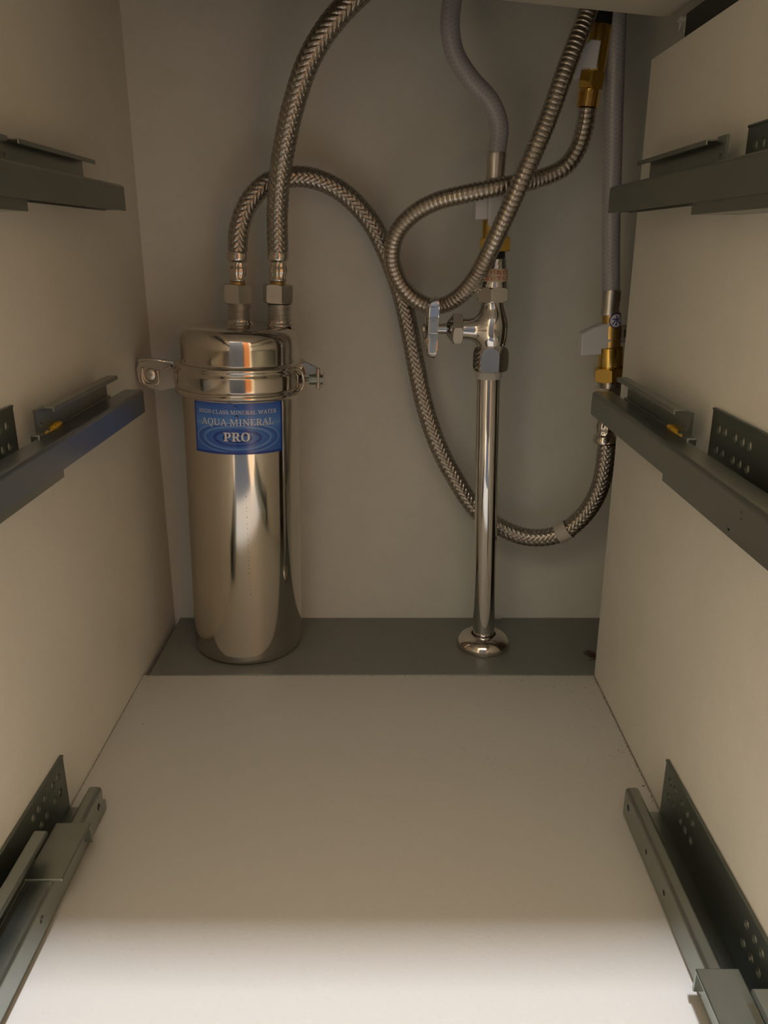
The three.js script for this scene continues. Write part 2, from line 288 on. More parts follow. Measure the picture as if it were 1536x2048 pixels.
// ---------------------------------------------------------------- hoses
// woven steel braid: two families of ten flat wire bundles, two over and two under
function braidRadius(r, N, pitch) {
  return (s, th) => {
    const a = N * th / (2 * Math.PI) + s / pitch, b = N * th / (2 * Math.PI) - s / pitch, i = Math.floor(a), j = Math.floor(b), fa = a - i, fb = b - j;
    const bump = (f) => { const q = Math.abs(2 * f - 1); return -0.00105 * q * q * q * q + 0.00007 * Math.cos(2 * Math.PI * 4 * f); };
    const hA = 0.00042 * Math.cos(Math.PI / 2 * (i + b - 1)) + bump(fa), hB = -0.00042 * Math.cos(Math.PI / 2 * (a + j - 1)) + bump(fb);
    return r - 0.0003 + Math.max(hA, hB);
  };
}
function braidGeo(pts, r) { return sweep(path(pts), 0.00048, 116, braidRadius(r, 10, 0.0052)); }
// crimped ferrule of a braided hose, standing on y = 0: gland, fluted waist and collar
function ferrule(r, h0 = 0) {
  const flute = new THREE.CylinderGeometry(r * 0.9, r * 0.9, 0.015, 72, 18, true), p = flute.attributes.position;
  for (let i = 0; i < p.count; i++) { const x = p.getX(i), y = p.getY(i), z = p.getZ(i), a = Math.atan2(z, x); const w = 0.9 + 0.16 * Math.cos(Math.PI * (y / 0.0075) * 1.5) * 0.35 + 0.05 * Math.cos(8 * a) * (1 - Math.pow(Math.abs(y) / 0.0075, 4)); const k = r * w / Math.hypot(x, z); p.setXYZ(i, x * k, y, z * k); }
  flute.computeVertexNormals(); flute.translate(0, 0.0105, 0);
  return [lathe([[r * 0.62, 0], [r * 0.85, 0.0006], [r * 0.98, 0.0022], [r * 0.9, 0.0035]]), flute, lathe([[r * 0.88, 0.0175], [r * 1.0, 0.0185], [r * 1.1, 0.0195], [r * 1.13, 0.0215], [r * 1.13, 0.025], [r * 1.08, 0.0265], [r * 0.95, 0.0268]])].map((g) => g.translate(0, h0, 0));
}
function thread(r, y0, y1, pitch = 0.0014) { const p = []; const n = Math.round((y1 - y0) / pitch); for (let i = 0; i < n; i++) { const y = y0 + i * pitch; p.push([r, y], [r * 1.05, y + pitch * 0.35], [r * 1.05, y + pitch * 0.6], [r, y + pitch * 0.98]); } return lathe(p, 40); }
const place = (g, x, y, z, rx = 0, rz = 0) => { g.rotation.set(rx, 0, rz); g.position.set(x, y, z); return g; };

const PA = [[-0.0935, 0.379, 0.052], [-0.092, 0.4107, 0.057], [-0.0874, 0.442, 0.066], [-0.0799, 0.4718, 0.074], [-0.0715, 0.4967, 0.08], [-0.059, 0.5243, 0.085], [-0.0418, 0.5478, 0.088], [-0.0184, 0.5696, 0.088], [0.012, 0.592, 0.084], [0.035, 0.625, 0.075], [0.045, 0.67, 0.066], [0.046, 0.712, 0.062]];
const PB = [[-0.1292, 0.379, 0.052], [-0.1265, 0.4007, 0.05], [-0.1176, 0.4212, 0.047], [-0.1013, 0.4369, 0.043], [-0.0777, 0.4429, 0.038], [-0.0563, 0.4399, 0.034], [-0.0346, 0.429, 0.03], [-0.0126, 0.4066, 0.027], [0.0046, 0.3743, 0.025], [0.0163, 0.3419, 0.024], [0.0245, 0.3077, 0.024], [0.0316, 0.2725, 0.024], [0.0408, 0.2338, 0.024], [0.0542, 0.1967, 0.025], [0.0717, 0.1639, 0.027], [0.0923, 0.1345, 0.03], [0.1166, 0.1168, 0.034], [0.1463, 0.1078, 0.04], [0.1742, 0.1149, 0.048], [0.1946, 0.1366, 0.055], [0.2057, 0.1636, 0.06], [0.2087, 0.1888, 0.062], [0.2091, 0.2095, 0.062]];
{
  const t = thing('braided_hose', 'steel braided hose rising from the right port of the filter to the top', 'hose', [0, 0, 0]);
  part('braid', braidGeo(PA, 0.0092), braid, t); part('inner_tube', sweep(path(PA), 0.004, 20, () => 0.0079, { smooth: true }), core, t);
  const f = new THREE.Group(); f.name = 'end_fitting'; t.add(place(f, -0.0948, 0.353, 0.052, 0, rad(-3)));
  part('ferrule', ferrule(0.0085, 0.0012), steelBright, f);
  part('union_nut', hex(0.0238, -0.0165, 0, rad(52)), steelDull, f, 'satin hexagonal nut with a small stamped mark');
  part('gland', lathe([[0.0062, -0.001], [0.0072, 0.0006], [0.0066, 0.002]]), brassDull, f);
  const stamp = merge([new THREE.TorusGeometry(0.0016, 0.0003, 6, 20).translate(-0.0012, 0, 0), box(-0.0012 - 0.0012, -0.0012 + 0.0012, -0.0002, 0.0002, -0.0002, 0.0002), box(0.0012, 0.0016, -0.0018, 0.0018, -0.0002, 0.0002), box(0.0012, 0.003, -0.0002, 0.0003, -0.0002, 0.0002)]);
  stamp.translate(0, -0.0085, 0.0119); stamp.rotateY(rad(-8)); part('stamp', stamp, steelBright, f);
}
{
  const t = thing('braided_hose', 'steel braided hose arching from the left port of the filter down behind the riser pipe', 'hose', [0, 0, 0]);
  part('braid', braidGeo(PB, 0.0088), braid, t); part('inner_tube', sweep(path(PB), 0.004, 20, () => 0.0075, { smooth: true }), core, t);
  const f = new THREE.Group(); f.name = 'end_fitting'; t.add(place(f, -0.1305, 0.353, 0.052, 0, rad(-3)));
  part('ferrule', ferrule(0.0085, 0.0012), steelBright, f); part('union_nut', hex(0.0242, -0.0165, 0, rad(44)), steelDull, f);
  part('gland', lathe([[0.0062, -0.001], [0.0072, 0.0006], [0.0066, 0.002]]), brassDull, f);
  const k = new THREE.Group(); k.name = 'end_fitting'; k.rotation.set(Math.PI, 0, rad(1)); k.position.set(0.2065, 0.2375, 0.062); t.add(k);
  part('ferrule', ferrule(0.0092, 0.0012), steelBright, k); part('union_nut', hex(0.026, -0.0165, 0, 0.3), steelDull, k);
  // pale tape wound round the lowest bend
  const tape = path([[0.1722, 0.1138, 0.0476], [0.1775, 0.1172, 0.0492], [0.182, 0.1208, 0.0506]]);
  part('tape_band', sweep(tape, 0.001, 40, () => 0.0099, { smooth: true }), std({ color: new THREE.Color(0.62, 0.56, 0.48), roughness: 0.35 }), t, 'pale clear tape round the hose');
}
const PE = [[0.1661, 0.4923, 0.07], [0.1651, 0.4797, 0.07], [0.161, 0.4628, 0.07], [0.1507, 0.4482, 0.071], [0.1299, 0.4387, 0.074], [0.0993, 0.4322, 0.086], [0.0708, 0.4268, 0.086], [0.0426, 0.4203, 0.078], [0.0221, 0.4088, 0.068], [0.0096, 0.3927, 0.058], [0.0071, 0.3735, 0.052], [0.0134, 0.3555, 0.048], [0.0272, 0.3401, 0.045], [0.0418, 0.3334, 0.044], [0.0543, 0.3345, 0.047], [0.0668, 0.3426, 0.057], [0.0788, 0.3586, 0.072], [0.0879, 0.3803, 0.09], [0.0978, 0.4056, 0.1], [0.1083, 0.4324, 0.107], [0.1188, 0.4572, 0.107], [0.1295, 0.4833, 0.104], [0.1399, 0.5135, 0.1], [0.1489, 0.5367, 0.095], [0.1554, 0.5524, 0.09], [0.16, 0.5679, 0.088], [0.163, 0.60, 0.084], [0.163, 0.65, 0.078], [0.16, 0.712, 0.075]];
// snap-on coupling standing on y = 0 (flow side down), shared by the three hoses with a white lever
function coupling(parent, lever, mats = brass) {
  part('hex_nut', hex(0.0272, 0, 0.0125, rad(21.5)), mats, parent);
  part('coupling_body', lathe([[0.0085, 0.0115], [0.0112, 0.0125], [0.0112, 0.0295], [0.0107, 0.0305], [0.0086, 0.0307]]), mats, parent);
  part('coupling_neck', [lathe([[0.0086, 0.029], [0.0086, 0.036], [0.0078, 0.0362], [0.0078, 0.038], [0.0088, 0.0384], [0.0088, 0.049], [0.0074, 0.0495]])], brassDull, parent);
  const s = new THREE.Shape();
  for (const [i, [x, y]] of lever.entries()) i ? s.lineTo(x, y) : s.moveTo(x, y); s.closePath();
  const e = new THREE.ExtrudeGeometry(s, { depth: 0.0125, bevelEnabled: true, bevelThickness: 0.001, bevelSize: 0.001, bevelSegments: 2 }); e.translate(0, 0, -0.006);
  part('release_lever', e, whitePlastic, parent, 'white plastic lever');
}
{
  const t = thing('corrugated_hose', 'corrugated metal hose looping once in front of the stop valve, with brass coupling on top', 'hose', [0, 0, 0]);
  const p = 0.0041;
  part('corrugated_tube', sweep(path(PE), p / 9, 36, (s) => { const q = Math.abs(2 * frac(s / p) - 1); return 0.0075 - 0.0015 * Math.pow(q, 7); }), corrug, t);
  const k = new THREE.Group(); k.name = 'coupling'; k.position.set(0.1657, 0.4925, 0.07); k.rotation.z = rad(-5.5); t.add(k);
  const kn = new THREE.CylinderGeometry(0.0083, 0.0083, 0.0115, 192, 2, false), q = kn.attributes.position;
  for (let i = 0; i < q.count; i++) { const r = Math.hypot(q.getX(i), q.getZ(i)); if (r > 0.005) { const a = Math.atan2(q.getZ(i), q.getX(i)), w = 0.0082 + 0.0005 * Math.sign(Math.cos(24 * a)); q.setX(i, q.getX(i) * w / r); q.setZ(i, q.getZ(i) * w / r); } }
  const flat = kn.toNonIndexed(); flat.computeVertexNormals(); flat.translate(0, 0.0058, 0); part('knurled_nut', flat, brassDull, k);
  part('neck', lathe([[0.007, 0.011], [0.0068, 0.0125], [0.008, 0.0135]]), brass, k);
  part('hex_nut', hex(0.0188, 0.0132, 0.0262, rad(21)), brass, k);
  part('coupling_body', lathe([[0.006, 0.0255], [0.0098, 0.026], [0.0098, 0.0585], [0.009, 0.0595], [0.006, 0.0597]]), brass, k);
  part('lock_ring', lathe([[0.0088, 0.0592], [0.0092, 0.0605], [0.009, 0.072], [0.006, 0.0725]]), blackRubber, k);
  part('pipe_stub', new THREE.CylinderGeometry(0.0072, 0.0072, 0.14, 32).translate(0, 0.142, 0), steelDull, k);
  const s = new THREE.Shape(); for (const [i, [x, y]] of [[-0.019, 0.02], [-0.013, 0.02], [-0.0128, 0.027], [-0.001, 0.0272], [-0.001, 0.0452], [-0.008, 0.0452], [-0.0145, 0.0375]].entries()) i ? s.lineTo(x, y) : s.moveTo(x, y); s.closePath();
  const e = new THREE.ExtrudeGeometry(s, { depth: 0.012, bevelEnabled: true, bevelThickness: 0.001, bevelSize: 0.0008, bevelSegments: 2 }); e.translate(0, 0, 0.001); part('release_lever', e, whitePlastic, k, 'white plastic lever');
}
// reinforced grey plastic hose: the yarn shows through as a faint lattice (printed colour only)
const yarn = dataTex(256, (u, v) => { const a = frac(u * 2 + v * 2), b = frac(u * 2 - v * 2 + 8), k = (Math.abs(a - 0.5) < 0.17 || Math.abs(b - 0.5) < 0.17) ? 1 : 0; const f = 1 + (n1(u * 60, v * 60, 60) - 0.5) * 0.06; return [(174 + 11 * k) * f, (171 + 11 * k) * f, (174 + 11 * k) * f].map(Math.round); }, true);
const greyHose = phy({ map: yarn, roughness: 0.34, clearcoat: 0.5, clearcoatRoughness: 0.18 });
yarn.repeat.set(1 / 0.0072, 1 / 0.01612);
const crimp = () => [lathe([[0.0079, -0.001], [0.0084, 0.0006], [0.0084, 0.0085], [0.0078, 0.0105], [0.0083, 0.0125], [0.0078, 0.0155], [0.0083, 0.017], [0.0083, 0.0205], [0.0072, 0.0212]].map(([r, y]) => [r, -y]).reverse())];
const PC = [[0.2003, 0.3476, 0.062], [0.1972, 0.382, 0.062], [0.1938, 0.4225, 0.063], [0.1913, 0.4615, 0.064], [0.1882, 0.4988, 0.066], [0.1857, 0.5347, 0.068], [0.1841, 0.5624, 0.069], [0.183, 0.62, 0.069], [0.183, 0.712, 0.069]];
const PD = [[0.0936, 0.4552, 0.066], [0.0948, 0.4651, 0.066], [0.095, 0.4802, 0.066], [0.0867, 0.4976, 0.067], [0.0697, 0.5142, 0.068], [0.0569, 0.5316, 0.069], [0.0524, 0.5501, 0.07], [0.0532, 0.5656, 0.07], [0.0555, 0.5793, 0.07], [0.066, 0.62, 0.07], [0.075, 0.66, 0.07], [0.078, 0.712, 0.07]];
{
  const t = thing('grey_hose', 'straight grey plastic hose beside the right side board, with a round blue and white sticker', 'hose', [0, 0, 0]);
  part('tube', sweep(path(PC), 0.003, 40, () => 0.0077, { uv: true, smooth: true, r0: 0.0077 }), greyHose, t);
  part('crimp_sleeve', crimp().map((g) => g.translate(0.2009, 0.3478, 0.062)), steelDull, t);
  const k = new THREE.Group(); k.name = 'coupling'; k.position.set(0.2062, 0.2685, 0.062); k.rotation.z = rad(3.6); t.add(k);
  coupling(k, [[-0.0272, 0.0262], [-0.0108, 0.0262], [-0.0108, 0.0312], [-0.0012, 0.0312], [-0.0012, 0.0512], [-0.008, 0.0508], [-0.017, 0.0482], [-0.0265, 0.0438]]);
  part('barb', lathe([[0.0078, 0.048], [0.0082, 0.0485], [0.0082, 0.06], [0.0075, 0.0605]]), brassDull, k);
  part('retaining_clip', [box(0.0085, 0.0165, 0.034, 0.0485, -0.004, 0.003, 0.001)], phy({ color: new THREE.Color(0.4, 0.36, 0.3), roughness: 0.3, transmission: 0.4, thickness: 0 }), k);
  part('clip_pin', [box(0.0108, 0.0121, 0.0385, 0.0455, 0.003, 0.0045, 0.0003), box(0.0138, 0.0151, 0.0385, 0.0455, 0.003, 0.0045, 0.0003)], blackRubber, k);
  // sticker with the character for water
  const c = document.createElement('canvas'); c.width = c.height = 256; const g = c.getContext('2d');
  g.fillStyle = '#17246e'; g.beginPath(); g.arc(128, 128, 126, 0, 7); g.fill(); g.fillStyle = '#e6e4ee'; g.beginPath(); g.arc(128, 128, 108, 0, 7); g.fill();
  g.strokeStyle = '#1b2a86'; g.lineCap = 'round'; g.lineJoin = 'round'; g.lineWidth = 17;
  for (const pl of [[[128, 48], [128, 200], [104, 190]], [[58, 100], [108, 98], [96, 140], [58, 182]], [[188, 80], [150, 116]], [[140, 104], [164, 150], [202, 180]]]) { g.beginPath(); pl.forEach(([x, y], i) => i ? g.lineTo(x, y) : g.moveTo(x, y)); g.stroke(); }
  const tx = new THREE.CanvasTexture(c); tx.colorSpace = THREE.SRGBColorSpace;
  const disc = new THREE.RingGeometry(0.00001, 0.0068, 48, 10), dp = disc.attributes.position;
  for (let i = 0; i < dp.count; i++) { const a = dp.getX(i) / 0.0088; dp.setXYZ(i, 0.0088 * Math.sin(a), dp.getY(i), 0.0088 * Math.cos(a)); } disc.computeVertexNormals(); disc.rotateY(rad(16)); disc.rotateZ(rad(3.6)); disc.translate(0.2028, 0.3226, 0.062);
  part('sticker', disc, std({ map: tx, roughness: 0.4, side: THREE.DoubleSide }), t, 'round white sticker with a blue rim and blue character');
  // chrome tail below the brass: threaded nipple and ring nut joining the braided hose
  part('nipple', [thread(0.0108, -0.0055, 0.0005, 0.0011)], chrome, k); part('ring_nut', hex(0.0255, -0.0125, -0.005, 0.2), chrome, k);
  part('tail', lathe([[0.009, -0.032], [0.0108, -0.031], [0.0108, -0.012]]), chrome, k);
}
{
  const t = thing('grey_hose', 'bent grey plastic hose curving in from the top onto the stop valve, with white clip', 'hose', [0, 0, 0]);
  part('tube', sweep(path(PD), 0.002, 40, () => 0.0077, { uv: true, smooth: true, r0: 0.0077 }), greyHose, t);
  part('crimp_sleeve', crimp().map((g) => g.translate(0.0936, 0.4585, 0.066)), steelDull, t);
  const k = new THREE.Group(); k.name = 'coupling'; k.position.set(0.0958, 0.3808, 0.066); k.rotation.z = rad(1.5); t.add(k);
  part('hex_nut', hex(0.0252, 0, 0.0115, rad(24)), brass, k);
  part('coupling_body', lathe([[0.0085, 0.0105], [0.0112, 0.0115], [0.0112, 0.0275], [0.0107, 0.0285], [0.007, 0.0287]]), brass, k);
  part('coupling_neck', lathe([[0.0075, 0.028], [0.0078, 0.045], [0.0085, 0.0455], [0.0085, 0.058], [0.0072, 0.0585]]), brassDull, k);
  // ribbed white clip around the neck
  part('clip', [new RoundedBoxGeometry(0.011, 0.021, 0.017, 3, 0.002).translate(-0.0125, 0.0365, 0.001), new THREE.CylinderGeometry(0.0108, 0.0108, 0.0265, 40).translate(0.0005, 0.0333, 0), new RoundedBoxGeometry(0.013, 0.0265, 0.012, 3, 0.0018).translate(-0.001, 0.0333, 0.006), new RoundedBoxGeometry(0.009, 0.02, 0.015, 3, 0.002).translate(0.0125, 0.037, 0.0)], whitePlastic, k, 'ribbed white plastic clip');
  part('bush', lathe([[0.0092, -0.006], [0.0092, 0.0002]]), blackRubber, k);
}

// ---------------------------------------------------------------- stop valve on its riser pipe
{
  const t = thing('stop_valve', 'chrome stop valve with side handle on a chrome riser pipe from the floor plate', 'valve', [0.1005, 0, 0.0645]);
  const P0 = V(0, 0.012, 0), P1 = V(-0.0052, 0.272, 0.0005);
  part('floor_flange', lathe([[0.0255, 0], [0.0266, 0.0012], [0.0268, 0.0045], [0.0255, 0.0082], [0.0225, 0.0115], [0.0185, 0.0138], [0.0155, 0.0146], [0.0128, 0.0147], [0.0121, 0.0138], [0.0118, 0.012]], 72), steelBright, t, 'domed chrome flange on the plate');
  const pipe = new THREE.CylinderGeometry(0.0108, 0.0108, P0.distanceTo(P1), 64, 1, true); pipe.translate(0, P0.distanceTo(P1) / 2, 0); pipe.applyQuaternion(new THREE.Quaternion().setFromUnitVectors(V(0, 1, 0), P1.clone().sub(P0).normalize())); pipe.translate(P0.x, P0.y, P0.z);
  part('riser_pipe', pipe, chrome, t);
  part('sealing_tape', lathe([[0.0108, 0.271], [0.0117, 0.2714], [0.0119, 0.274], [0.0117, 0.2776], [0.0105, 0.278]]).translate(-0.0053, 0, 0.0005), tapeWhite, t, 'white sealing tape');
  // cast body: smooth union of upright barrel and side branch, meshed from its distance field
  const O = V(-0.0048, 0.314, 0.0005), H = 0.036, RES = 84;
  const cone = (p, a, b, ra, rb) => { const ab = b.clone().sub(a), h = Math.max(0, Math.min(1, p.clone().sub(a).dot(ab) / ab.lengthSq())); return p.distanceTo(a.clone().addScaledVector(ab, h)) - (ra + (rb - ra) * h); };
  const smin = (a, b, k) => { const h = Math.max(k - Math.abs(a - b), 0) / k; return Math.min(a, b) - h * h * h * k / 6; };
  const body = (x, y, z) => {
    const p = V(x, y, z);
    let d = cone(p, V(0.0005, -0.022, 0), V(0.001, -0.006, 0), 0.0118, 0.0112);
    d = smin(d, cone(p, V(0.001, -0.005, 0), V(0.001, 0.006, 0), 0.0128, 0.0128), 0.012);
    d = smin(d, cone(p, V(0.001, 0.006, 0), V(0, 0.026, 0), 0.0115, 0.0098), 0.012);
    d = smin(d, cone(p, V(-0.028, 0.0012, 0), V(-0.004, 0.0002, 0), 0.0095, 0.0092), 0.014);
    d = Math.max(d, y - 0.0262, -0.027 - y, -0.0262 - x); return d;
  };
  const mc = new MarchingCubes(RES, chrome, false, false, 200000); mc.isolation = 0;
  for (let k = 0; k < RES; k++) for (let j = 0; j < RES; j++) for (let i = 0; i < RES; i++) mc.field[i + j * RES + k * RES * RES] = -body((i - RES / 2) / (RES / 2) * H, (j - RES / 2) / (RES / 2) * H, (k - RES / 2) / (RES / 2) * H) * 1000;
  mc.update();
  const n = mc.count, src = mc.positionArray, pos = new Float32Array(n * 3), nor = new Float32Array(n * 3), e = 0.00025;
  for (let i = 0; i < n; i++) {
    const x = src[3 * i] * H, y = src[3 * i + 1] * H, z = src[3 * i + 2] * H; pos.set([x, y, z], 3 * i);
    const g = V(body(x + e, y, z) - body(x - e, y, z), body(x, y + e, z) - body(x, y - e, z), body(x, y, z + e) - body(x, y, z - e)).normalize(); nor.set([g.x, g.y, g.z], 3 * i);
  }
  const bg = new THREE.BufferGeometry(); bg.setAttribute('position', new THREE.BufferAttribute(pos, 3)); bg.setAttribute('normal', new THREE.BufferAttribute(nor, 3)); bg.translate(O.x, O.y, O.z);
  // square-shouldered foot of the casting
  const foot = hexTurned(0.0276, [[0.0128, 0.2776], [0.0149, 0.2784], [0.0157, 0.2805], [0.0162, 0.285], [0.0162, 0.2925], [0.0151, 0.297], [0.0128, 0.302], [0.0117, 0.306]], rad(-9)).translate(O.x + 0.0006, 0, O.z);
  part('valve_body', [bg, foot], chrome, t);
  const side = new THREE.Group(); side.name = 'spindle'; side.position.set(O.x - 0.0262, O.y + 0.0012, O.z); side.rotation.z = Math.PI / 2; t.add(side);
  part('packing_nut', [hex(0.0262, 0, 0.0088, rad(38)), lathe([[0.0125, 0.0084], [0.011, 0.0098], [0.006, 0.0136], [0.0052, 0.0138]])], chrome, side);
  part('stem', lathe([[0.0046, 0.013], [0.0046, 0.022]]), chrome, side);
  // two-lobed handle, seen edge-on
  const s = new THREE.Shape(); s.moveTo(0.0045, 0.0085); s.bezierCurveTo(0.012, 0.0068, 0.018, 0.0105, 0.0232, 0.0092); s.bezierCurveTo(0.0285, 0.0078, 0.0285, -0.0078, 0.0232, -0.0092); s.bezierCurveTo(0.018, -0.0105, 0.012, -0.0068, 0.0045, -0.0085); s.bezierCurveTo(-0.004, -0.0105, -0.004, -0.0105, -0.0045, -0.0085); s.bezierCurveTo(-0.012, -0.0068, -0.018, -0.0105, -0.0232, -0.0092); s.bezierCurveTo(-0.0285, -0.0078, -0.0285, 0.0078, -0.0232, 0.0092); s.bezierCurveTo(-0.018, 0.0105, -0.012, 0.0068, -0.0045, 0.0085); s.closePath();
  const ring = s.getPoints(14), NR = 14, hp = [], hi = [], n0 = ring.length - 1;   // domed on the outside, flat towards the valve
  for (let q = 0; q <= NR; q++) { const f = Math.sin(q / NR * Math.PI / 2); for (let i = 0; i < n0; i++) hp.push(ring[i].x * f, 0.0215 + 0.0031 + 0.0093 * Math.pow(Math.max(0, 1 - Math.pow(f, 4)), 0.56), -ring[i].y * f); }
  for (const [f, y] of [[1.0, 0.0235], [0.97, 0.0222], [0.92, 0.0216], [0, 0.0216]]) for (let i = 0; i < n0; i++) hp.push(ring[i].x * f, y, -ring[i].y * f);
  for (let q = 0; q < NR + 4; q++) for (let i = 0; i < n0; i++) { const A = q * n0 + i, B = q * n0 + (i + 1) % n0; hi.push(A, A + n0, B, B, A + n0, B + n0); }
  const hg = new THREE.BufferGeometry(); hg.setAttribute('position', new THREE.BufferAttribute(new Float32Array(hp), 3)); hg.setAttribute('uv', new THREE.BufferAttribute(new Float32Array(hp.length / 3 * 2), 2)); hg.setIndex(hi);
  hg.rotateZ(rad(-2)); const hm = part('handle', toCreasedNormals(hg, rad(42)), chrome, side);
  part('handle_screw', lathe([[0.0048, 0.032], [0.0046, 0.0348], [0.0036, 0.0353], [0.00001, 0.0354]]), steelBright, hm);
  part('union_nut', hex(0.0262, 0.3385, 0.3512, rad(15)).translate(O.x + 0.0006, 0, O.z), chrome, t);
  part('collar', lathe([[0.0095, 0.3355], [0.0102, 0.336], [0.0102, 0.339]]).translate(O.x, 0, O.z), chrome, t);
  part('tapered_outlet', lathe([[0.0112, 0.3505], [0.0116, 0.352], [0.0112, 0.3545], [0.0108, 0.364], [0.0101, 0.3695], [0.0098, 0.3701], [0.0098, 0.3735], [0.0088, 0.3762], [0.0088, 0.3808]]).translate(O.x + 0.0012, 0, O.z), chrome, t);
  // red printed warning on a cream sticker
  const c = document.createElement('canvas'); c.width = 512; c.height = 200; const g = c.getContext('2d');
  g.fillStyle = '#dcc4a4'; g.fillRect(0, 0, 512, 200); g.strokeStyle = '#c23a1c'; g.lineCap = 'round'; g.lineJoin = 'round'; g.lineWidth = 7.5;
  const K = { // strokes of the characters on a 10 x 10 cell
    long: [[[1, 5], [9, 4.4]]], ha: [[[2, 3], [1, 8]], [[6, 2], [8.6, 8.4]], [[8, 0.4], [8.6, 1.4]], [[9.4, 0], [10, 1]]],
    ne: [[[3, 1], [3, 9.5]], [[1, 3.2], [4, 3], [1, 8.2]], [[3.6, 5], [6, 2.6], [8.4, 3.4], [8.4, 7.6], [6.6, 9], [5.6, 7.6], [7.4, 7], [9.6, 9]]],
    ji: [[[3.4, 1], [3.2, 7], [5, 9], [8.4, 6.6]], [[6.6, 1.4], [7.4, 2.8]], [[8.4, 0.8], [9.2, 2.2]]], ha2: [[[2, 1], [1.6, 9]], [[4.4, 3.2], [9.4, 3]], [[7, 1], [7, 8], [5.4, 9], [4.6, 7.6], [6.4, 7], [9, 9]]],
    shi: [[[3.4, 1], [3.2, 7], [5, 9], [8.4, 6.6]]], na: [[[1, 3], [5.4, 2.6]], [[3.6, 1], [1.4, 6.4]], [[6.8, 1.6], [8.8, 3]], [[6.6, 4.4], [6.6, 8.2], [4.6, 9], [4, 7.6], [6, 7], [9, 9]]],
    i: [[[2, 2], [2.2, 7], [3.6, 8.4], [4.2, 7]], [[7, 2.6], [8.6, 6.4]]], de: [[[1.4, 2.4], [8.4, 2], [5, 4.4], [4.8, 7], [7.2, 9]], [[7, 4.6], [7.8, 5.8]], [[8.8, 4], [9.6, 5.2]]],
    ku: [[[6.6, 1], [3, 5], [7, 9]]], da: [[[1, 3], [6, 2.6]], [[4, 1], [1.6, 9]], [[5.4, 5], [8.6, 4.8]], [[5.4, 7.4], [6, 8.8], [9, 8.6]], [[8, 1], [8.6, 2]], [[9.4, 0.6], [10, 1.6]]] };
  const line = (chars, x0, y0, w) => chars.forEach((ch, i) => K[ch].forEach((pl) => { g.beginPath(); pl.forEach(([x, y], q) => { const X = x0 + i * w * 1.12 + x * w / 10, Y = y0 + y * w / 10; q ? g.lineTo(X, Y) : g.moveTo(X, Y); }); g.stroke(); }));
  line(['ha', 'long', 'ha', 'ne', 'ji', 'ha2'], 30, 18, 70); line(['shi', 'na', 'i', 'de', 'ku', 'da'], 30, 108, 70);
  const tx = new THREE.CanvasTexture(c); tx.colorSpace = THREE.SRGBColorSpace;
  const st = new THREE.CylinderGeometry(0.01075, 0.01125, 0.0108, 48, 1, true, rad(-90), rad(170)); st.translate(O.x + 0.0012, 0.3614, O.z);
  part('sticker', st, std({ map: tx, roughness: 0.5, side: THREE.DoubleSide }), t, 'cream sticker with red printed warning');
}

